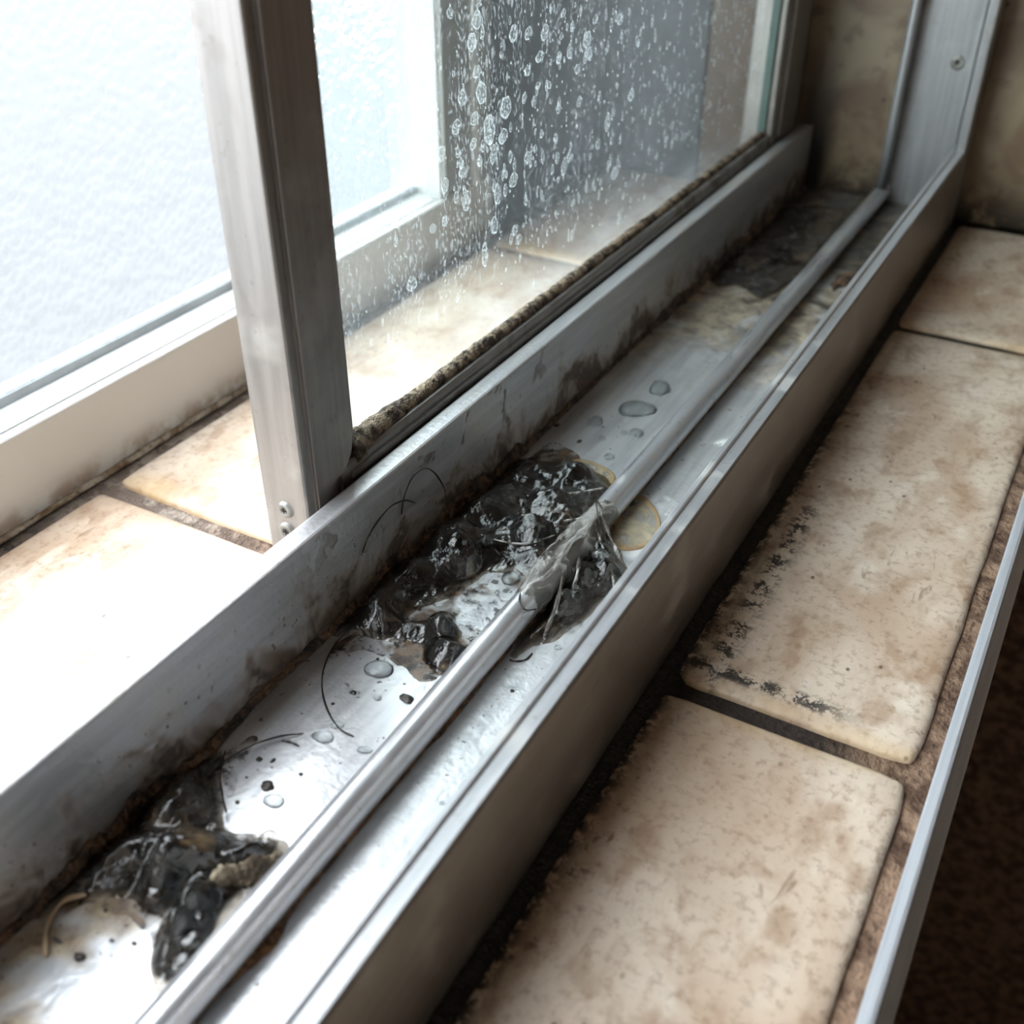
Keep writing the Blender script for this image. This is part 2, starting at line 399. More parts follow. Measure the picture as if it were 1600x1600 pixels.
def film_stain(name, c_in, c_rim, a_in, a_rim, rough=.35):
    k = NT(name); rim = k.attr('rim'); n = k.noise(22, 5, .68, None, .4); f = k.noise(90, 3, .6)
    col = k.mix(k.step(rim, .70, .93), lin(*c_in), lin(*c_rim))
    fac = k.fmix(k.step(rim, .72, .92), k.mul(k.step(n, .25, .65), a_in*1.3), a_rim)
    fac = k.mul(fac, k.step(f, .15, .42))
    t = k.n('ShaderNodeBsdfTransparent')
    return k.done(k.shmix(fac, t.outputs[0], k.bsdf(col, rough, 0, k.bump(n, .004, .4))))

def film_material():
    k = NT('brown_silt_film'); th = k.attr('thick'); n = k.noise(16, 3, .65, None, .5); f = k.noise(60, 4, .7, None, 0, True)
    fac = k.mul(k.step(th, .05, .5), k.math('ADD', k.mul(k.step(n, .42, .62), .75), k.mul(k.step(f, .52, .62), .6), clamp=True))
    t = k.n('ShaderNodeBsdfTransparent')
    return k.done(k.shmix(fac, t.outputs[0], k.bsdf(k.mix(k.step(f, .4, .62), lin(120, 96, 72), lin(34, 28, 24)), .3, 0, k.bump(f, .004, .5))))
M = dict(film=film_material(),
    tile=tile_material(), wtile=wall_tile_material(), grout=grout_material(),
    alu=alu('dull_aluminium', (142, 136, 130), .36, 'y', .4), alu_sash=alu('sash_aluminium', (152, 149, 146), .40, 'z', .35, .15), alu_rail=alu('sash_rail_aluminium', (140, 138, 136), .36, 'y', .5, .55),
    alu_rod=alu('worn_rail_aluminium', (200, 202, 206), .30, 'y', .5, .0, .78), alu_top=alu('scratched_aluminium', (176, 178, 182), .34, 'y', .6, .0),
    alu_jamb=alu('jamb_aluminium', (154, 154, 156), .40, 'z', .35, .12), trim=alu('edge_trim_aluminium', (200, 206, 214), .40, 'y', .1, .0, .3),
    twall=track_wall_material(), tfloor=track_floor_material(), pvc=pvc_material(),
    screw=alu('pitted_screw_steel', (132, 132, 128), .42, 'x', .8, .4), dark=plain('black_rubber', (26, 24, 23), .6),
    obscure=obscure_glass(), haze=hazy_glass(), teal=plain('dull_green_gasket', (84, 104, 98), .5), shadeframe=plain('shaded_frame_plastic', (158, 157, 152), .5, 6, .04), clear=clear_glass(), tan=crust_material('tan_slime', (96, 80, 62), (186, 172, 146), .3, 22), spot=spot_material(),
    gasket=crust_material('mouldy_gasket_crust', (58, 44, 34), (158, 140, 118), .8, 40),
    crust=crust_material('brown_black_grime', (26, 21, 19), (112, 86, 66), .55, 26), rust=crust_material('rust_brown_crust', (58, 36, 24), (140, 100, 66), .7, 40),
    mould=crust_material('black_mould', (12, 11, 11), (36, 31, 28), .7, 40), silic=crust_material('yellowed_sealant', (140, 112, 84), (214, 202, 184), .6, 14),
    sludge=sludge_material('wet_black_sludge', .18), sludge2=sludge_material('wet_black_tan_sludge', .32), gel=gel_material(),
    water=water_material(), hair=plain('dark_brown_hair', (34, 24, 20), .4), fibre=plain('pale_fibre', (190, 168, 140), .6), flake=plain('dark_grit', (44, 36, 31), .35, 60, .4),
    ring=film_stain('dried_ring_stain', (178, 166, 140), (170, 140, 100), .75, .85), slate=plain('slate_grey_render', (92, 96, 101), .8, 8, .15),
    room=plain('beige_room_wall', (176, 162, 146), .6, 1, .06, 0.0, .001), ceil=plain('off_white_ceiling', (190, 184, 176), .8, 2, .05), rfloor=plain('brown_grey_floor', (158, 142, 124), .7, 1, .03, 0.0, .0),
    ground=plain('pale_yard_paving', (75, 77, 78), .9, 1, .1), bead=plain('white_bead', (232, 234, 234), .3, 6, .03), rubber=plain('grey_glazing_gasket', (196, 204, 208), .5),
)

# ------------------------------------------------------------------ setting
def sill():
    s = box('window_sill', -1.60, EDGE1-.001, -2.5, YE, -.30, -.011, M['grout']); tag(s, 'grey brown grout bed of the tiled window sill', None, None, 'structure')
    edges = [-2.5] + JOINTS + [YE+.004]
    def tile(x0, x1, y0, y1, dz, seed):
        bm = bmesh.new(); nx, ny = 10, 26
        r_ = .011
        xs = np.r_[x0, x0+r_*.35, x0+r_, np.linspace(x0, x1, nx)[1:-1], x1-r_, x1-r_*.35, x1]
        ys = np.r_[y0, y0+r_*.35, y0+r_, np.linspace(y0, y1, ny)[1:-1], y1-r_, y1-r_*.35, y1]
        V = []
        for iy, y in enumerate(ys):
            for ix, x in enumerate(xs):
                dx = min(x-x0, x1-x); dy = min(y-y0, y1-y); d = min(dx, dy)
                z = dz - .007*max(0, 1-d/r_)**2
                wob = .0045*fbm((x, y, seed), 7, 3) + .002*fbm((x, y, seed), 26, 2)
                xx = x + (wob if dx < 1e-6 else 0); yy = y + (wob if dy < 1e-6 else 0)
                if dx < .02 and dy < .02:      # eased corners
                    xx += (.006 if x-x0 < x1-x else -.006)*(1-dx/.02)*(1-dy/.02); yy += (.006 if y-y0 < y1-y else -.006)*(1-dx/.02)*(1-dy/.02)
                V.append((xx, yy, z))
        nX, nY = len(xs), len(ys); nV = len(V)
        F = [(j*nX+i, j*nX+i+1, (j+1)*nX+i+1, (j+1)*nX+i) for j in range(nY-1) for i in range(nX-1)]
        ring = [i for i in range(nX)] + [j*nX+nX-1 for j in range(1, nY)] + [(nY-1)*nX+i for i in range(nX-2, -1, -1)] + [j*nX for j in range(nY-2, 0, -1)]
        V += [(V[i][0], V[i][1], -.05) for i in ring]
        m = len(ring)
        F += [(ring[(q+1) % m], ring[q], nV+q, nV+(q+1) % m) for q in range(m)]
        mesh('tile', V, F, M['tile'], s, True)
    g = .0155
    for q in range(len(edges)-1):
        y0, y1 = edges[q]+(g if q else 0), edges[q+1]-(g if q < len(edges)-2 else .004)
        tile(TX0, TX1, y0, y1, 0.0, q+.5); tile(-1.333, -.360, y0-.026*(1 if q else 0), y1-(.026 if q < len(edges)-2 else 0), 0.0, q+9.5)
    return s
sill()

def trim():
    pts = [(EDGE0, -.06), (EDGE0, .001), (EDGE0+.002, .004), (EDGE1-.006, .004), (EDGE1-.002, .002), (EDGE1, -.003), (EDGE1, -.05), (EDGE1+.016, -.055), (EDGE1+.016, -.06)]
    t = profile_y('trim_1', pts, -2.5, YE-.002, M['trim']); tag(t, 'thin bright aluminium edge trim along the tiled sill', None, None, 'structure')
trim()

def shell():
    W = lambda n, l, *a: tag(box(n, *a), l, None, None, 'structure')
    e = W('wall_end', 'tiled reveal wall at the far end of the sill', -1.60, 8.0, YE+.03, YE+.25, -3.6, 6.0, M['grout'])
    for (x0, x1, z0, z1) in [(-1.070, -.47, .006, 1.4), (-.462, .30, .006, 1.4), (-1.070, -.47, 1.42, 2.8), (-.462, .30, 1.42, 2.8)]:
        box('tile', x0, x1, YE, YE+.04, z0, z1, M['wtile'], e, .006)
    box('render_strip', -1.60, -1.078, YE+.004, YE+.04, -.05, 5.2, M['slate'], e, .004)
    W('wall_near', 'reveal wall behind the photographer', -1.60, 8.0, -2.75, -2.5, -3.6, 6.0, M['room'])
    W('wall_window', 'slate grey strip of wall beside the white window frame', -1.60, UX-.012, 2.335, YE+.03, -.05, 5.2, M['slate'])
    W('wall_below', 'dark wall below the sill edge', -1.60, EDGE1-.002, -2.5, YE+.02, -3.6, -.30, M['rfloor'])
    W('wall_lintel', 'wall above the window', -1.60, .02, -2.75, YE+.25, 5.0, 6.0, M['room'])
    W('ceiling', 'off white bathroom ceiling', -1.60, 8.0, -2.75, YE+.25, 6.0, 6.2, M['ceil'])
    W('wall_right', 'beige bathroom wall opposite the window', 8.0, 8.2, -2.75, YE+.25, -3.6, 6.2, M['room'])
    W('floor', 'brown grey bathroom floor far below the sill', EDGE1-.1, 8.2, -2.75, YE+.25, -3.8, -3.6, M['rfloor'])
    W('ground', 'pale paved yard outside the window', -60, -1.62, -40, 40, -7.2, -7.0, M['ground'])
shell()

def window():
    wnd = empty('window_1', (UX, 0, 0)); tag(wnd, 'white plastic window frame glazed with pebbled obscure glass', None, None, 'structure')
    b0 = -1.53
    box('bottom_rail', b0, UX, -2.30, 2.33, -.012, UZ, M['pvc'], wnd, .006, 3)
    box('top_rail', b0, UX, -2.30, 2.33, 4.86, 5.0, M['pvc'], wnd, .006)
    box('stile', b0, UX, 2.115, 2.33, UZ, 4.86, M['shadeframe'], wnd, .006, 3)  # shade and sash-glass haze over this white stile painted in as grey
    box('stile', b0, UX, -2.30, -2.16, UZ, 4.86, M['pvc'], wnd, .006)
    # raised line on the fixed frame beside the opening light
    box('cover_strip', UX-.004, UX+.008, 2.235, 2.262, UZ+.0, 4.9, M['bead'], wnd, .003)
    # glazing beads slope back to the pane
    def bead(name, pts, ax):
        if ax == 'y': return profile_y(name, pts, -2.16, 2.115, M['bead'], wnd)
    profile_y('glazing_bead', [(PANE_X+.006, UZ-.002), (UX-.020, UZ-.002), (UX-.020, UZ+.003), (PANE_X+.012, UZ+.016), (PANE_X+.006, UZ+.016)], -2.16, 2.115, M['bead'], wnd)
    v = [(PANE_X+.006, 2.117, UZ), (UX-.012, 2.117, UZ), (UX-.012, 2.108, UZ), (PANE_X+.012, 2.085, UZ), (PANE_X+.006, 2.085, UZ)]
    v2 = [(a, b, 4.86) for a, b, c in v]; n = 5
    mesh('glazing_bead', v+v2, [(i, (i+1) % n, n+(i+1) % n, n+i) for i in range(n)]+[(4, 3, 2, 1, 0), (5, 6, 7, 8, 9)], M['bead'], wnd)
    profile_y('glazing_gasket', [(PANE_X+.004, UZ+.015), (PANE_X+.011, UZ+.015), (PANE_X+.009, UZ+.030), (PANE_X+.004, UZ+.034)], -2.16, 2.09, M['rubber'], wnd)
    ys = np.r_[-2.16, -1.2, np.arange(.55, 2.112, .0042), 2.115]; zs = np.r_[UZ-.002, np.arange(UZ, .98, .0046), 1.1, 4.86]
    ny, nz_ = len(ys), len(zs); V = []
    cen = {}
    for z in zs:
        for y in ys:
            d = noise.voronoi((y*62, z*54, 3.3))[0] if (y > .5 and z < 1) else (.3, .6)
            h = min(.45, d[1]-d[0])*.011 + .003*nz((y, z, 1), 30)
            V.append((PANE_X+.002+h, y, z))
    F = [(j*ny+i, j*ny+i+1, (j+1)*ny+i+1, (j+1)*ny+i) for j in range(nz_-1) for i in range(ny-1)]
    mesh('pane', V, F, M['obscure'], wnd, True)
    sl = strip_mesh('sealant_bead', -1.0, 2.33, 700, lambda y: (UX+.005+.008*max(0, fbm((y, 1, 2), 4, 4)+.3)), lambda y: .004+.008*max(0, fbm((y, 4, 2), 3, 4)+.3), UX, -.006, M['silic'], wnd)
def strip_mesh(name, y0, y1, n, xf, zf, xw, zf0, mat, parent=None, rough=.004, seed=0.0, nt=7, sgn=1, skip=None):
    """irregular fillet lying in the corner between a vertical face x=xw and a horizontal face z=zf0"""
    V = []; F = []
    ys = np.linspace(y0, y1, n)
    for y in ys:
        xo, h = xf(y), zf(y)
        for t in range(nt):
            a = t/(nt-1)
            x = xw + (xo-xw)*a**1.1; z = zf0 + h*(1-a)**1.5
            d = rough*ridged((x*1.0, y, z+seed), 22, 4)*math.sin(math.pi*min(1, a*.9+.08))
            V.append((x+sgn*d*.6, y, max(zf0-.001, z+d*.8) if t < nt-1 else zf0-.002))
        V.append((xw-sgn*.003, y, zf0-.003))
    k = nt+1
    for i in range(n-1):
        if skip and skip(ys[i]): continue
        for t in range(nt): F.append((i*k+t, i*k+t+1, (i+1)*k+t+1, (i+1)*k+t))
        F.append((i*k+nt, i*k, (i+1)*k, (i+1)*k+nt))
    return mesh(name, V, F, mat, parent, True)
window()

# ------------------------------------------------------------------ aluminium track
TRK = empty('sliding_track', (-.57, 1.5, 0)); tag(TRK, 'aluminium sliding window track channel with a round guide rail and dirty floor', 'window track')
def track():
    y0, y1 = -2.4, YE-.004
    def wall(name, a, b, mat):
        e = .0035
        pts = [(a, 0), (b, 0), (b, WT-e), (b-e*.4, WT-e*.3), (b-e*1.2, WT), (a+e*1.2, WT), (a+e*.4, WT-e*.3), (a, WT-e)]
        return profile_y(name, pts, y0, y1, mat, TRK)
    wall('side_wall', LW0, LW1, M['twall'])
    rw = wall('side_wall', RW0, RW1, M['alu'])
    # raised cap line and groove along the room-side wall top
    profile_y('cap_strip', [(RW0-.004, WT-.02), (RW1-.002, WT-.02), (RW1-.002, WT+.0005), (RW1-.003, WT+.0015), (RW0+.008, WT+.0015), (RW0+.006, WT+.004), (RW0+.004, WT+.005), (RW0-.002, WT+.005), (RW0-.004, WT+.002)], y0, y1, M['alu_top'], rw)
    box('base_plate', LW1-.001, RW0+.001, y0, y1, .004, FZ, M['tfloor'], TRK)
    # shallow step moulding beside the room-side wall
    profile_y('floor_step', [(-.425, FZ-.002), (RW0+.001, FZ-.002), (RW0+.001, FZ+.020), (-.404, FZ+.014), (-.412, FZ+.006)], y0, y1, M['alu_top'], TRK)
    n = 400; ys = np.linspace(y0, y1, n)
    web = profile_y('rail_web', [(RODX-.008, FZ-.002), (RODX+.008, FZ-.002), (RODX+.006, RODZ), (RODX-.006, RODZ)], y0, y1, M['alu_rod'], TRK)
    tube('guide_rail', [(RODX+.0006*nz((y, 0, 0), 5), y, RODZ+.0006*nz((y, 3, 0), 4)) for y in ys], [RODR*(1+.010*nz((y, 7, 0), 9)) for y in ys], M['alu_rod'], TRK, 28)
    # rust-brown line at the foot of the rail
    strip_mesh('rust_crust', .25, 2.9, 1000, lambda y: RODX+.012+.012*max(0, fbm((y, 8, 1), 7, 5)+.22)+.020*math.exp(-((y-.43)/.035)**2)*max(0, fbm((y, 2, 1), 20, 4)+.6), lambda y: .005+.012*max(0, fbm((y, 5, 1), 6, 4)+.25),
               RODX+.008, FZ, M['rust'], TRK, .004, 3.0)
    # brown crust in the window-side corner
    def gain(y): return .85*math.exp(-((y-1.12)/.20)**2) + .55*math.exp(-((y-.50)/.12)**2) + .16 + .35*(y > 1.9)
    def rag(y, o): return max(0.0, .5+fbm((y, o, 7), 6, 5)+.9*fbm((y, o+5, 3), 30, 4))
    strip_mesh('corner_crust', .20, 2.95, 2400, lambda y: LW1+.003+.030*gain(y)*rag(y, 1.0), lambda y: .003+.060*gain(y)*rag(y, 3.0),
               LW1, FZ, M['crust'], TRK, .008, 1.0, 10)
track()
# black mould in the gap between track and room-side tiles
g = strip_mesh('mould_line', -.6, 2.96, 1400, lambda y: TX0+.004+.016*max(0, fbm((y, 1, 3), 6, 5)+.25)+.010*math.exp(-((y-1.02)/.09)**2), lambda y: .006+.010*max(0, fbm((y, 2, 3), 7, 4)+.3), RW1, -.006, M['mould'], None, .004, 5.0)
tag(g, 'black mould filling the gap between the track and the sill tiles', 'mould', None, 'stuff')

# ------------------------------------------------------------------ sliding sash
SASH = empty('window_sash', (-.835, SY0, .0)); tag(SASH, 'aluminium framed sliding sash with clear glass covered in dried water spots', 'window sash')
SZT = 3.9
def sash():
    st = box('stile', SX0, SX1-.006, SY0, SY1-.004, .004, SZT, M['alu_sash'], SASH, .006, 3)
    # face plate with an eased lower corner
    pl = [(SY0+.016, .03), (SY0+.016, SZT-.02), (SY1, SZT-.02), (SY1, .262)]
    for q in range(9):
        a = q/8*math.pi/2; pl.append((SY1-.045*(1-math.cos(a)), .262-.052*math.sin(a)))
    pl.append((SY1-.045, .03))
    n = len(pl); V = [(SX1-.007, y, z) for y, z in pl] + [(SX1, y, z) for y, z in pl]
    F = [(i, (i+1) % n, n+(i+1) % n, n+i) for i in range(n)] + [tuple(range(n))[::-1], tuple(range(n, 2*n))]
    bm = bmesh.new(); vv = [bm.verts.new(v) for v in V]
    for f in F: bm.faces.new([vv[i] for i in f])
    bmesh.ops.recalc_face_normals(bm, faces=bm.faces)
    ed = [e for e in bm.edges if all(abs(v.co.x-SX1) < 1e-6 for v in e.verts)]
    bmesh.ops.bevel(bm, geom=ed, offset=.003, segments=2, affect='EDGES')
    bm_mesh('face_plate', bm, M['alu_sash'], st)
    fs = box('stile', SX0, SX1, SYF0, SYF1, .004, SZT, M['alu_sash'], SASH, .008, 3)
    box('edge_rib', SX1-.004, SX1+.008, SYF0+.045, SYF0+.066, .21, SZT-.02, M['alu_sash'], fs, .003)
    br = profile_y('bottom_rail', [(SX0+.006, .004), (SX1-.002, .004), (SX1-.002, .218), (SX1-.005, .222), (GX+.004, .222), (GX+.001, .219), (GX+.001, .205), (GX-.013, .205), (GX-.013, .150), (SX0+.010, .146), (SX0+.006, .142)], SY1-.03, SYF0+.01, M['alu_rail'], SASH)
    profile_y('rail_lip', [(SX1-.004, .196), (SX1+.003, .198), (SX1+.003, .206), (SX1-.004, .209)], SY1-.01, SYF0, M['alu_rail'], br)
    box('top_rail', SX0+.006, SX1-.002, SY1-.03, SYF0+.01, SZT-.14, SZT-.002, M['alu_rail'], SASH, .004)
    gl = box('glass_pane', GX-.012, GX, SY1-.02, SYF0+.02, .214, SZT-.12, M['haze'], SASH)
    gl.data.materials.append(M['clear'])
    for p in gl.data.polygons: p.material_index = 0 if p.normal.x > .5 else 1
    # dark side gaskets
    box('side_gasket', GX-.002, SX1-.008, SY1-.006, SY1+.006, .215, SZT-.13, M['dark'], SASH, .002)
    box('side_gasket', GX-.002, SX1-.016, SYF0-.010, SYF0+.004, .215, SZT-.13, M['teal'], SASH, .002)
    # crusted gasket along the foot of the glass: an uneven swollen cord
    n = 620; ys = np.linspace(SY1+.004, SYF0, n); k = 14; rad = []
    pts = []
    for y in ys:
        sw = 1 + .9*math.exp(-((y-.99)/.035)**2) + .35*math.exp(-((y-1.06)/.06)**2)
        base = .0105*sw*(1-.25*min(1, (y-1)/1.5))
        rad.append([base*(1+.34*ridged((math.cos(2*math.pi*q/k)*.02, y, math.sin(2*math.pi*q/k)*.02), 34, 4)) for q in range(k)])
        pts.append((GX+.011, y, .224+.004*fbm((y, 1, 1), 8, 3)))
    tube('crusted_gasket', pts, np.array(rad), M['gasket'], SASH, k)
    # screws in the end face
    for (px, py, rr) in [(447, 796, .0125), (450, 829, .0135)]:
        p = on_y(px, py, SY0); c = Vector((p[0], SY0, p[2]))
        screw(c, (0, -1, 0), rr, SASH)
def screw(c, d, rr, parent):
    d = Vector(d); q = d.to_track_quat('Z', 'Y').to_matrix().to_4x4()
    prof = [(0, .0016), (.35, .0030), (.42, .0048), (.72, .0046), (.9, .0030), (1.0, .0), (1.12, -.0004)]
    n = 28; V = []; F = []
    for j, (r_, h) in enumerate(prof):
        for i in range(n):
            a = 2*math.pi*i/n
            V.append(tuple(c + (q @ Vector((rr*r_*math.cos(a), rr*r_*math.sin(a), h)))))
    for j in range(len(prof)-1):
        for i in range(n): F.append((j*n+i, j*n+(i+1) % n, (j+1)*n+(i+1) % n, (j+1)*n+i))
    s = mesh('screw', V, F, M['screw'], parent, True)
    bm = bmesh.new(); bmesh.ops.create_cube(bm, size=1); bmesh.ops.scale(bm, vec=(rr*.7, rr*.12, .0009), verts=bm.verts)
    b2 = bm.copy(); bmesh.ops.rotate(b2, verts=b2.verts, cent=(0, 0, 0), matrix=Matrix.Rotation(math.pi/2, 3, 'Z'))
    me = bpy.data.meshes.new('t'); b2.to_mesh(me); b2.free(); bm.from_mesh(me); bpy.data.meshes.remove(me)
    bmesh.ops.transform(bm, matrix=Matrix.Translation(c + d*.0047) @ q, verts=bm.verts)
    bm_mesh('cross_recess', bm, M['dark'], s)
sash()

# dried water spots on the glass
def spot_geo(cy, cz, w_, h_, seed, x=GX+.0004, n=22, drip=0.0):
    rings = [0.0, .45, .72, .86, 1.0]; hts = [1.0, .85, .6, .45, 0.0]
    V = [(x+.0016, cy, cz)]; A = [0.0]; rr_ = random.Random(seed)
    ph = rr_.uniform(0, 6); wob = rr_.uniform(.05, .14)
    for r_, h in zip(rings[1:], hts[1:]):
        for i in range(n):
            a = 2*math.pi*i/n
            m = 1 + wob*math.sin(2*a+ph) + .06*math.sin(5*a+ph*2)
            yy = w_/2*math.cos(a)*m; zz = h_/2*math.sin(a)*m
            if drip and zz > 0: yy *= (1-drip*(zz/(h_/2))**1.3*.75)
            V.append((x+.0016*h, cy+yy*r_, cz+zz*r_)); A.append(r_)
    F = [(0, 1+i, 1+(i+1) % n) for i in range(n)]
    for j in range(3):
        for i in range(n): F.append((1+j*n+i, 1+(j+1)*n+i, 1+(j+1)*n+(i+1) % n, 1+j*n+(i+1) % n))
    return V, F, A
SP = [(802, 52, 15, 27), (825, 52, 10, 24), (851, 50, 13, 26), (877, 56, 6, 14), (917, 62, 12, 30), (921, 84, 9, 22), (745, 30, 19, 30), (737, 66, 14, 34), (745, 112, 12, 24), (824, 110, 9, 20), (783, 85, 6, 12),
      (722, 152, 14, 30), (752, 145, 16, 40), (790, 168, 15, 42), (819, 153, 7, 20), (834, 158, 8, 18), (840, 134, 7, 14), (858, 133, 7, 13), (741, 185, 12, 24), (764, 203, 19, 48), (786, 212, 16, 24), (713, 198, 14, 28),
      (739, 225, 11, 20), (771, 240, 13, 30), (797, 245, 6, 20), (825, 246, 11, 22), (722, 267, 13, 22), (749, 251, 10, 20), (802, 280, 13, 27), (728, 317, 12, 28), (777, 303, 11, 36), (881, 260, 9, 30), (846, 209, 6, 14),
      (676, 357, 11, 16), (772, 352, 12, 30), (804, 360, 9, 18), (643, 443, 15, 30), (695, 345, 10, 18), (757, 398, 10, 40), (810, 374, 9, 18), (868, 217, 6, 18), (836, 232, 6, 14), (894, 42, 7, 18), (930, 30, 8, 16), (968, 30, 9, 20),
      (986, 148, 9, 22), (949, 190, 9, 30), (902, 108, 8, 18), (872, 170, 7, 16), (905, 158, 8, 18), (934, 225, 8, 18), (960, 270, 9, 22), (695, 290, 12, 26), (703, 20, 12, 20), (690, 240, 12, 26), (880, 20, 8, 16), (843, 88, 14, 18), (873, 90, 8, 20), (890, 80, 10, 26)]
def spots():
    for q, (px, py, pw, ph) in enumerate(SP):
        c = on_x(px, py, GX); e = on_x(px+pw, py, GX); t = on_x(px, py-ph, GX)
        V, F, A = spot_geo(c[1], c[2], abs(e[1]-c[1])*1.0, abs(t[2]-c[2])*.95, q, drip=random.choice((0, .3, .7)))
        mesh('water_spot', V, F, M['spot'], SASH, True, {'rim': A})
    VV, FF, AA = [], [], []; off = 0
    for q in range(1700):
        y = SY1+.03 + (SYF0-SY1-.1)*rng.random()**.8; z = .25 + .75*rng.random()
        if y < 1.30 and rng.random() < .75: continue
        if z < .31 and rng.random() < .6: continue
        h_ = .004+.020*rng.random()**3.5; w_ = h_*(.34+.3*rng.random())
        V, F, A = spot_geo(y, z, w_, h_, q+500, n=9, drip=random.choice((0, .4, .8)), x=GX+.0003)
        VV += V; FF += [tuple(i+off for i in f) for f in F]; AA += A; off += len(V)
    o = mesh('fine_water_spots', VV, FF, M['spot'], SASH, True, {'rim': AA}); o['kind'] = 'stuff'
spots()

# ------------------------------------------------------------------ vertical jamb channel on the end wall
JMB = empty('jamb_channel', (-.45, YE, 0)); tag(JMB, 'upright aluminium jamb channel screwed to the end wall tiles', 'window jamb')
def jamb():
    z0, z1 = .022, 4.9
    box('back_plate', -.535, -.372, YE-.022, YE-.001, z0, z1, M['alu_jamb'], JMB, .003)
    tube('rounded_lip', [(-.540, YE-.060, z) for z in np.linspace(.075, z1, 40)], .013, M['alu_jamb'], JMB, 18)
    box('lip_web', -.546, -.534, YE-.056, YE-.004, .075, z1, M['alu_jamb'], JMB, .002)
    box('outer_lip', -.374, -.352, YE-.085, YE-.001, .02, z1, M['alu_jamb'], JMB, .004)
    box('inner_rib', -.392, -.385, YE-.030, YE-.010, .20, z1, M['alu_jamb'], JMB, .002)
    p = on_y(1497, 98, YE-.022); screw(Vector((p[0], YE-.022, p[2])), (0, -1, 0), .017, JMB)
jamb()

# ------------------------------------------------------------------ sludge
def poly_dist(P, poly):
    """signed distance (inside > 0) from grid points to a closed polygon"""
    poly = np.asarray(poly); a = poly; b = np.roll(poly, -1, 0)
    d = np.full(len(P), 1e9); ins = np.zeros(len(P), bool)
    for p, q in zip(a, b):
        e = q-p; t = np.clip(((P-p)@e)/(e@e+1e-12), 0, 1); dd = np.linalg.norm(P-(p+t[:, None]*e), axis=1); d = np.minimum(d, dd)
        c = ((p[1] > P[:, 1]) != (q[1] > P[:, 1])); xi = p[0]+(P[:, 1]-p[1])/(q[1]-p[1]+1e-15)*(q[0]-p[0]); ins ^= c & (P[:, 0] < xi)
    return np.where(ins, d, -d)
def heap(name, px, H, wid, mat, parent, seed, lumps=(), res=.0036, z0=FZ, rough=1.0, pond=0.0):
    poly = np.array([on_z(x, y, z0+.004)[:2] for x, y in px]); poly[:, 0] = np.clip(poly[:, 0], LW1-.004, RW0)
    lo, hi = poly.min(0)-res*2, poly.max(0)+res*2
    xs = np.arange(lo[0], hi[0], res); ys = np.arange(lo[1], hi[1], res)
    gx, gy = np.meshgrid(xs, ys); P = np.c_[gx.ravel(), gy.ravel()]
    wob = np.array([.012*fbm((p[0], p[1], seed), 18, 3) for p in P])
    d = poly_dist(P, poly) + wob
    t = np.clip(d/wid, 0, 1); s = t*t*(3-2*t); se = np.clip(d/.010, 0, 1); se = np.sqrt(1-(1-se)**2)
    hN = np.array([.55*max(0, ridged((p[0], p[1], seed), 13, 5)) + .45*max(0, fbm((p[0], p[1], seed+4), 8, 3)+.45) for p in P])
    hF = np.array([max(0, ridged((p[0], p[1], seed+9), 42, 3)) for p in P])
    h = H*(.10*se + s*(.22 + .85*hN*rough + .09*hF*rough))
    for (lx, ly, lr, lh) in lumps:
        c = on_z(lx, ly, z0+.01)[:2]; rr = np.linalg.norm((P-c)*np.array([1, .8]), axis=1)/lr
        h += lh*np.clip(1-rr**2, 0, 1)**1.1*(se > 0)*(1+.5*hN-.2)
    thick = np.clip(h/(H*.55), 0, 1)
    z = z0 + h - .0015
    m = d > -res*1.2; idx = -np.ones(len(P), int); idx[m] = np.arange(m.sum())
    nx, ny = len(xs), len(ys); F = []
    I = idx.reshape(ny, nx)
    a, b, c, e = I[:-1, :-1], I[:-1, 1:], I[1:, 1:], I[1:, :-1]
    ok = (a >= 0) & (b >= 0) & (c >= 0) & (e >= 0)
    F = np.stack([a[ok], b[ok], c[ok], e[ok]], 1)
    V = np.c_[P[m], z[m]]
    return mesh(name, V, F.tolist(), mat, parent, True, {'thick': thick[m]})
def film(px, parent, seed):
    return heap('dirty_film', px, .0035, .05, M['film'], parent, seed, res=.006)
def bubble(px, py, r_, z, parent, mat):
    c = on_z(px, py, z); n, k = 20, 9; V = []; F = []
    for j in range(k+1):
        a = math.pi/2*j/k
        for i in range(n):
            b = 2*math.pi*i/n; V.append((c[0]+r_*math.cos(b)*math.sin(a+.05), c[1]+r_*1.05*math.sin(b)*math.sin(a+.05), z+r_*.75*math.cos(a)))
    for j in range(k):
        for i in range(n): F.append((j*n+i, (j+1)*n+i, (j+1)*n+(i+1) % n, j*n+(i+1) % n))
    F.append(tuple(range(n)))
    return mesh('bubble', V, F, mat, parent, True)

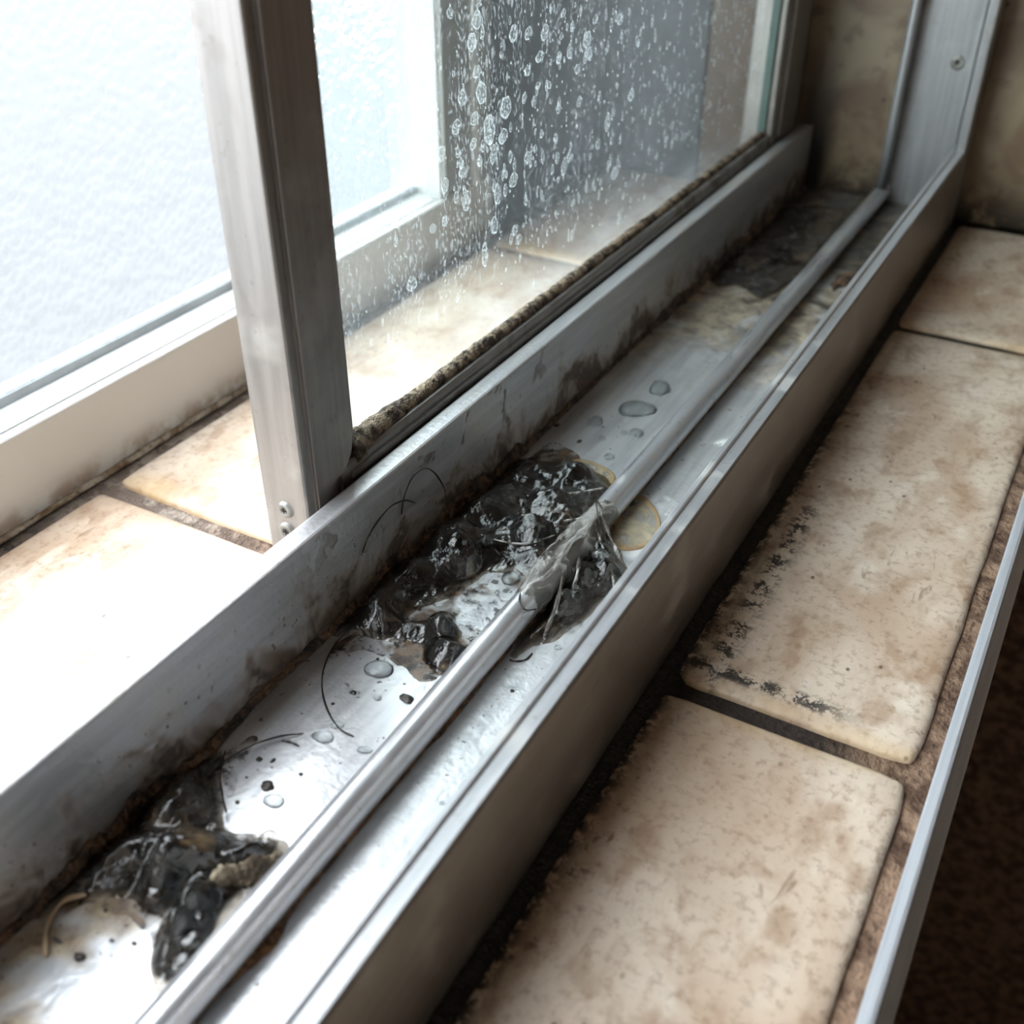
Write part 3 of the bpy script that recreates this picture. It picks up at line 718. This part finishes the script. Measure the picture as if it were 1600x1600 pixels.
# the big clump around the rail
p0 = on_z(760, 880, FZ)
MID = empty('sludge_clump', (p0[0], p0[1], FZ)); tag(MID, 'wet black and grey slime clump wrapped around the middle of the guide rail', 'sludge')
heap('slime_mass', [(500, 975), (545, 905), (600, 855), (640, 790), (690, 735), (745, 708), (800, 708), (860, 718), (915, 722), (948, 740), (975, 770), (945, 815), (905, 860), (868, 900), (840, 905),
                    (800, 892), (765, 895), (735, 912), (700, 930), (662, 945), (640, 962), (668, 962), (705, 962), (722, 985), (718, 1008), (745, 1000), (790, 985), (770, 1012), (735, 1040), (712, 1056), (680, 1048),
                    (660, 1030), (655, 1004), (610, 1000), (565, 990), (525, 990)], .034, .055, M['sludge'], MID, 2.0,
     [(760, 800, .050, .018), (700, 850, .045, .020), (860, 800, .040, .022), (890, 830, .030, .022), (830, 845, .03, .02), (620, 900, .05, .012), (690, 980, .020, .018), (695, 1020, .030, .016), (590, 960, .04, .012), (720, 880, .03, .018), (905, 745, .03, .012)])
heap('slime_flap', [(944, 822), (962, 835), (975, 868), (988, 900), (975, 920), (945, 938), (905, 972), (870, 998), (835, 1008), (806, 1030), (790, 1022), (815, 985), (850, 945), (885, 895), (920, 850)], .028, .045, M['sludge'], MID, 6.0,
     [(935, 860, .030, .026), (905, 900, .026, .022), (880, 940, .022, .020), (950, 890, .022, .014)], rough=.9)
film([(440, 1090), (500, 1000), (560, 900), (640, 780), (720, 700), (800, 660), (880, 640), (900, 690), (970, 730), (975, 775), (880, 890), (760, 1010), (700, 1075), (640, 1100), (610, 1060), (560, 1030), (500, 1050)], MID, 41.0)
# slime sheath gripping the rail
def sheath():
    y0, y1 = .985, 1.255; n = 150; k = 30; ys = np.linspace(y0, y1, n); rad = []
    for y in ys:
        e = min(1, (y-y0)/.09, (y1-y)/.08); e = max(0, e)
        row = []
        for q in range(k):
            a = 2*math.pi*q/k
            row.append(RODR*(.97 + e*(.12+.36*max(0, ridged((math.cos(a)*.05, y, math.sin(a)*.05), 9, 4)+.15))))
        rad.append(row)
    tube('slime_sheath', [(RODX, y, RODZ) for y in ys], np.array(rad), M['gel'], MID, k)
sheath()
def strand(pts, r0, name='slime_strand', mat=None, parent=None, n=26):
    P = np.array([Vector(p) for p in pts]); t = np.linspace(0, len(P)-1, n); out = []
    for v in t:
        i = min(int(v), len(P)-2); f = v-i
        a = P[max(i-1, 0)]; b = P[i]; c = P[i+1]; d = P[min(i+2, len(P)-1)]
        out.append(.5*((2*b)+(c-a)*f+(2*a-5*b+4*c-d)*f*f+(3*b-a-3*c+d)*f**3))
    s = np.linspace(0, 1, n)
    rad = r0*(1+.25*np.sin(s*17+r0*9000))*np.clip(np.minimum(s, 1-s)*14+.35, .35, 1)
    return tube(name, out, rad, mat or M['gel'], parent or MID, 8)
def at3(x, y, z): return on_z(x, y, z)
strand([at3(935, 790, RODZ+.022), at3(950, 830, .075), at3(968, 870, .058), at3(986, 902, .040)], .0032)
strand([at3(925, 800, RODZ+.022), at3(940, 850, .068), at3(955, 890, .055), at3(962, 925, .042)], .0026)
strand([at3(880, 900, .078), at3(872, 935, .066), at3(862, 965, .05), at3(850, 995, .040)], .0030)
strand([at3(905, 870, .078), at3(900, 905, .064), at3(885, 950, .048)], .0026)
strand([at3(665, 740, .060), at3(700, 800, .058), at3(750, 835, .060), at3(815, 850, .064), at3(870, 835, .075)], .0016)
strand([at3(790, 770, .058), at3(850, 778, .06), at3(900, 770, .068), at3(945, 762, .082)], .0018)
strand([at3(800, 800, .06), at3(860, 815, .068), at3(905, 810, .078), at3(935, 800, .082)], .0020)
for (bx, by, br, bz) in [(798, 905, .0135, FZ), (690, 975, .020, FZ+.006), (690, 1018, .024, FZ+.002), (640, 985, .012, FZ+.008), (890, 800, .012, .075), (875, 830, .010, .075), (760, 845, .011, .06), (938, 868, .012, .066),
                         (905, 760, .018, FZ+.014), (840, 850, .010, .068), (720, 862, .012, .062), (820, 800, .010, .062), (900, 930, .010, .058)]:
    bubble(bx, by, br, bz, MID, M['water'])

# the clump nearest the camera
p1 = on_z(260, 1350, FZ)
FRT = empty('sludge_clump', (p1[0], p1[1], FZ)); tag(FRT, 'glossy black sludge heap with tan patches spreading across the near track floor', 'sludge')
heap('slime_mass', [(360, 1155), (345, 1199), (352, 1290), (375, 1312), (405, 1302), (445, 1305), (462, 1322), (400, 1385), (330, 1470), (262, 1552), (236, 1560), (230, 1520), (238, 1468), (256, 1424), (225, 1420), (200, 1401), (165, 1397),
                    (127, 1401), (94, 1416), (58, 1432), (72, 1394), (110, 1330), (160, 1272), (210, 1232), (262, 1208), (311, 1178)], .030, .055, M['sludge2'], FRT, 12.0,
     [(270, 1250, .04, .012), (300, 1340, .035, .018), (265, 1370, .03, .020), (250, 1395, .022, .016), (340, 1330, .028, .014), (290, 1440, .026, .022), (275, 1480, .024, .018), (310, 1410, .02, .014), (180, 1340, .04, .008), (390, 1340, .025, .012)])
film([(400, 1120), (440, 1140), (400, 1200), (390, 1270), (470, 1290), (480, 1310), (400, 1400), (250, 1580), (180, 1600), (200, 1480), (130, 1440), (60, 1480), (-20, 1530), (0, 1430), (90, 1340), (200, 1230), (300, 1160)], FRT, 43.0)
def fr(x, y, z): return on_z(x, y, z)
heap('slime_ridge', [(262, 1428), (300, 1400), (335, 1372), (380, 1352), (425, 1338), (450, 1330), (440, 1350), (400, 1378), (360, 1392), (320, 1412), (285, 1440)], .052, .02, M['tan'], FRT, 31.0)
for (bx, by, br) in [(262, 1365, .013), (290, 1345, .011), (245, 1395, .014), (270, 1460, .015), (300, 1470, .012), (380, 1335, .010), (420, 1312, .011), (330, 1300, .012), (285, 1505, .012), (310, 1435, .010)]:
    bubble(bx, by, br, .052, FRT, M['sludge2'])
# far silt patch
p2 = on_z(1190, 420, FZ)
FAR = empty('silt_patch', (p2[0], p2[1], FZ)); tag(FAR, 'dark crumbly silt patch lying at the far end of the track', 'sludge')
heap('silt_crust', [(1090, 430), (1120, 380), (1160, 340), (1215, 320), (1280, 315), (1330, 325), (1300, 375), (1260, 425), (1225, 455), (1190, 470), (1150, 445), (1120, 450)], .012, .05, M['sludge'], FAR, 21.0, [(1190, 440, .03, .008), (1160, 410, .04, .010), (1240, 330, .05, .006)])
heap('silt_crust', [(1295, 440), (1310, 425), (1345, 428), (1330, 446), (1300, 455)], .016, .02, M['crust'], FAR, 24.0)

# ------------------------------------------------------------------ dried ring stains, drops, grit, hairs
def disc(name, px, z, mat, label, cat, group=None, n=90, h=.0012):
    P = np.array([on_z(x, y, z) for x, y in px]); c = P.mean(0); m = len(P)
    t = np.linspace(0, m, n, endpoint=False); out = []
    for v in t:
        i = int(v); f = v-i; a, b, cc, d = P[(i-1) % m], P[i % m], P[(i+1) % m], P[(i+2) % m]
        out.append(.5*((2*b)+(cc-a)*f+(2*a-5*b+4*cc-d)*f*f+(3*b-a-3*cc+d)*f**3))
    out = np.array(out); V = [tuple(c+np.array([0, 0, h]))]; A = [0.]; F = []
    rs = [.4, .65, .8, .88, .94, .98, 1.0]
    for r_ in rs:
        for p in out:
            q = c+(p-c)*r_; hh = h*(1+.9*math.exp(-((r_-.92)/.05)**2)) if r_ < 1 else -.0004
            V.append((q[0], q[1], z+hh)); A.append(r_)
    F = [(0, 1+i, 1+(i+1) % n) for i in range(n)]
    for j in range(len(rs)-1):
        for i in range(n): F.append((1+j*n+i, 1+(j+1)*n+i, 1+(j+1)*n+(i+1) % n, 1+j*n+(i+1) % n))
    o = mesh(name, V, F, mat, None, True, {'rim': A}); return tag(o, label, cat, group)
disc('ring_stain', [(985, 775), (1005, 775), (1025, 795), (1033, 820), (1025, 845), (1000, 858), (972, 860), (955, 850), (962, 820)], FZ+.0003, M['ring'], 'tan dried ring stain beside the rail past the slime clump', 'stain')
disc('ring_stain', [(870, 730), (905, 718), (940, 728), (962, 745), (950, 765), (915, 760), (880, 748)], FZ+.0003, M['ring'], 'tan rimmed dried puddle behind the slime against the rail', 'stain')

def drop_mesh(c, a, b, h, ang, seed, name, mat, parent=None, n=24):
    rr_ = random.Random(seed); ph = rr_.uniform(0, 6); wb = rr_.uniform(.02, .12); V = [(c[0], c[1], c[2]+h)]; ks = [.3, .55, .75, .9, 1.0]
    for r_ in ks:
        for i in range(n):
            t = 2*math.pi*i/n; m = 1+wb*math.sin(2*t+ph)+wb*.6*math.sin(3*t+ph*1.7)
            x, y = a*math.cos(t)*m*r_, b*math.sin(t)*m*r_
            V.append((c[0]+x*math.cos(ang)-y*math.sin(ang), c[1]+x*math.sin(ang)+y*math.cos(ang), c[2]+h*math.sqrt(max(0, 1-r_*r_))-(.0006 if r_ == 1 else 0)))
    F = [(0, 1+i, 1+(i+1) % n) for i in range(n)]
    for j in range(len(ks)-1):
        for i in range(n): F.append((1+j*n+i, 1+(j+1)*n+i, 1+(j+1)*n+(i+1) % n, 1+j*n+(i+1) % n))
    F.append(tuple(range(1+(len(ks)-1)*n+n-1, 1+(len(ks)-1)*n-1, -1)))
    return mesh(name, V, F, mat, parent, True)
GD = 'water drops on the track floor'
DROPS = [  # x, y, width px, height px, label
    (1031, 607, 40, 22, 'oval water drop on the track floor farthest from the slime'), (995, 640, 62, 26, 'wide flat water drop between the rail and the far oval drop'),
    (930, 659, 30, 16, 'water drop beside the window side wall ahead of the far puddles'), (994, 677, 24, 16, 'round water drop tucked against the rail behind the slime'),
    (975, 676, 12, 10, 'tiny water bead next to the round drop by the rail'), (941, 685, 14, 9, 'small water bead in the middle of the floor behind the slime'), (952, 714, 20, 10, 'flat water bead just behind the tan puddle rim'),
    (592, 1046, 52, 34, 'large clear water drop in front of the slime clump'), (527, 1133, 22, 18, 'white glinting water drop where a hair ends'),
    (428, 1252, 38, 28, 'round water drop with tan rim near the black sludge heap'), (553, 1081, 22, 12, 'elongated water drop below the large clear one'), (590, 1090, 16, 12, 'small dark water drop left of the rail below the slime'),
    (505, 1152, 40, 24, 'curved water drop between two hairs'), (570, 1172, 26, 16, 'water drop near the rail midway to the sludge heap'), (880, 1033, 18, 10, 'water bead by the room side wall in front of the slime flap'),
    (872, 1012, 14, 9, 'tiny bead on the rail side of the wall drop'), (906, 975, 10, 9, 'tiny bead under the corner of the slime flap'), (890, 985, 20, 9, 'flat bead near the slime flap edge'),
    (802, 1076, 22, 8, 'comma shaped drop on the clean floor right of the rail'), (667, 1297, 12, 8, 'small bead on the bright floor right of the rail'), (690, 1255, 12, 7, 'small bead higher on the bright floor right of the rail'), (968, 930, 12, 8, 'bead resting against the step below the tan ring')]
for q, (x, y, wpx, hpx, lb) in enumerate(DROPS):
    c = on_z(x, y, FZ); a = abs(on_z(x+wpx/2, y, FZ)[0]-c[0])*1.05; b = abs(on_z(x, y-hpx/2, FZ)[1]-c[1])
    o = drop_mesh((c[0], c[1], FZ), a, b, min(a, b)*.42, .35, q, 'water_drop', M['water']); tag(o, lb, 'water drop', GD)
GG = 'dark grit flakes on the track floor'
GRIT = [(418, 1229, 26, 20, 'leaf shaped dark flake beside the tan rimmed drop'), (405, 1187, 14, 10, 'ragged dark flake above the leaf shaped one'), (426, 1189, 8, 12, 'narrow upright flake above the leaf shaped one'),
        (371, 1254, 10, 8, 'dark crumb at the edge of the near sludge heap'), (552, 1083, 14, 8, 'dark crumb under the elongated water drop'), (125, 1496, 26, 22, 'large brown crumb on the nearest stretch of floor'),
        (175, 1470, 12, 10, 'brown crumb left of the black lobe'), (210, 1475, 14, 11, 'brown crumb touching the tan edge of the black lobe'), (165, 1423, 10, 9, 'brown crumb under the heap edge'), (90, 1470, 26, 12, 'flat brown flake by the pale fibre'),
        (635, 1092, 30, 16, 'ragged brown flake lying along the rail in front of the slime'), (986, 788, 16, 14, 'black lump in the tan ring stain against the rail'), (905, 690, 8, 7, 'dark crumb behind the slime near the wall drop'),
        (870, 665, 9, 7, 'dark crumb by the foot of the window side wall'), (520, 1100, 8, 6, 'dark speck by the hair in front of the slime'), (590, 1030, 6, 5, 'dark speck by the large clear drop'), (800, 1080, 9, 6, 'dark speck in the clean strip right of the rail'),
        (470, 1210, 9, 7, 'dark speck between drop and rail'), (385, 1215, 6, 5, 'dark speck between flake and hair'), (440, 1150, 7, 6, 'dark speck under the long hair')]
for q, (x, y, wpx, hpx, lb) in enumerate(GRIT):
    c = on_z(x, y, FZ); a = abs(on_z(x+wpx/2, y, FZ)[0]-c[0])*.95; b = abs(on_z(x, y-hpx/2, FZ)[1]-c[1])*.9
    rr_ = random.Random(q); n = 13; V = []; h = min(a, b)*.55
    for lvl, (s_, z) in enumerate([(1.0, -.0006), (.92, h*.6), (.5, h)]):
        for i in range(n):
            t = 2*math.pi*i/n; m = 1+rr_.uniform(-.22, .22); V.append((c[0]+a*s_*m*math.cos(t), c[1]+b*s_*m*math.sin(t), FZ+z))
    F = [(l*n+i, l*n+(i+1) % n, (l+1)*n+(i+1) % n, (l+1)*n+i) for l in range(2) for i in range(n)] + [tuple(range(2*n, 3*n)), tuple(range(n))[::-1]]
    tag(mesh('grit_flake', V, F, M['flake'], None, False), lb, 'grit', GG)

def hair(pts, label, r0=.0011, mat='hair', cat='hair', name='hair', group='loose hairs in the track'):
    o = strand(pts, r0, name, M[mat], None, 48); o.parent = None; o.matrix_parent_inverse = Matrix.Identity(4)
    return tag(o, label, cat, group)
Z = FZ+.0012
hair([on_x(696, 770, LW1+.004), on_x(692, 758, LW1+.02), on_x(678, 738, LW1+.025), on_x(662, 732, LW1+.02), on_x(645, 745, LW1+.012), on_x(632, 775, LW1+.004), on_x(627, 805, LW1+.0025)], 'arched dark hair standing off the window side wall above the slime')
hair([on_x(650, 786, LW1+.003), on_x(632, 782, LW1+.010), on_x(610, 792, LW1+.012), on_x(590, 815, LW1+.008), on_x(575, 840, LW1+.004), on_x(566, 865, LW1+.0025)], 'bowed dark hair clinging low on the window side wall')
hair([on_z(548, 985, .05), on_z(525, 1005, Z), on_z(507, 1040, Z), on_z(503, 1075, Z), on_z(512, 1110, Z), on_z(530, 1138, Z), on_z(553, 1151, Z)], 'long curved hair looping out of the slime clump to a white drop')
hair([on_z(474, 1146, Z), on_z(440, 1150, Z+.004), on_z(400, 1162, Z+.006), on_z(365, 1180, Z+.004), on_z(345, 1194, Z), on_z(330, 1208, .045)], 'hair lying across the floor from curved drop to sludge heap')
hair([on_z(352, 1172, Z), on_z(346, 1195, Z), on_z(344, 1220, Z), on_z(348, 1245, Z), on_z(354, 1270, .045)], 'short upright hair at the edge of the near sludge heap')
hair([on_z(468, 1166, Z), on_z(455, 1160, Z), on_z(440, 1157, Z)], 'tiny hair fragment beside the curved drop')
hair([on_z(832, 1020, Z), on_z(822, 1030, Z), on_z(808, 1033, Z), on_z(796, 1031, Z)], 'short curled hair under the slime flap right of the rail')
hair([on_z(942, 795, RODZ+.024), on_z(932, 783, RODZ+.030), on_z(934, 805, RODZ+.028), on_z(943, 832, .070), on_z(950, 850, .060)], 'hair looped over the rail at the top of the slime sheath')
hair([on_z(814, 925, RODZ+.018), on_z(812, 938, RODZ+.0225), on_z(820, 952, RODZ+.021), on_z(838, 952, RODZ+.012)], 'hair wound round the rail at the near end of the slime sheath')
hair([on_z(590, 925, .060), on_z(610, 945, .062), on_z(622, 958, .056)], 'fine hair poking out of the dark slime by the wall')
hair([on_z(135, 1398, .046), on_z(105, 1405, .040), on_z(85, 1425, Z+.001), on_z(73, 1455, Z+.001), on_z(72, 1495, Z+.001)], 'pale curved fibre at the near edge of the sludge heap', .0026, 'fibre', 'fibre', 'fibre', None)
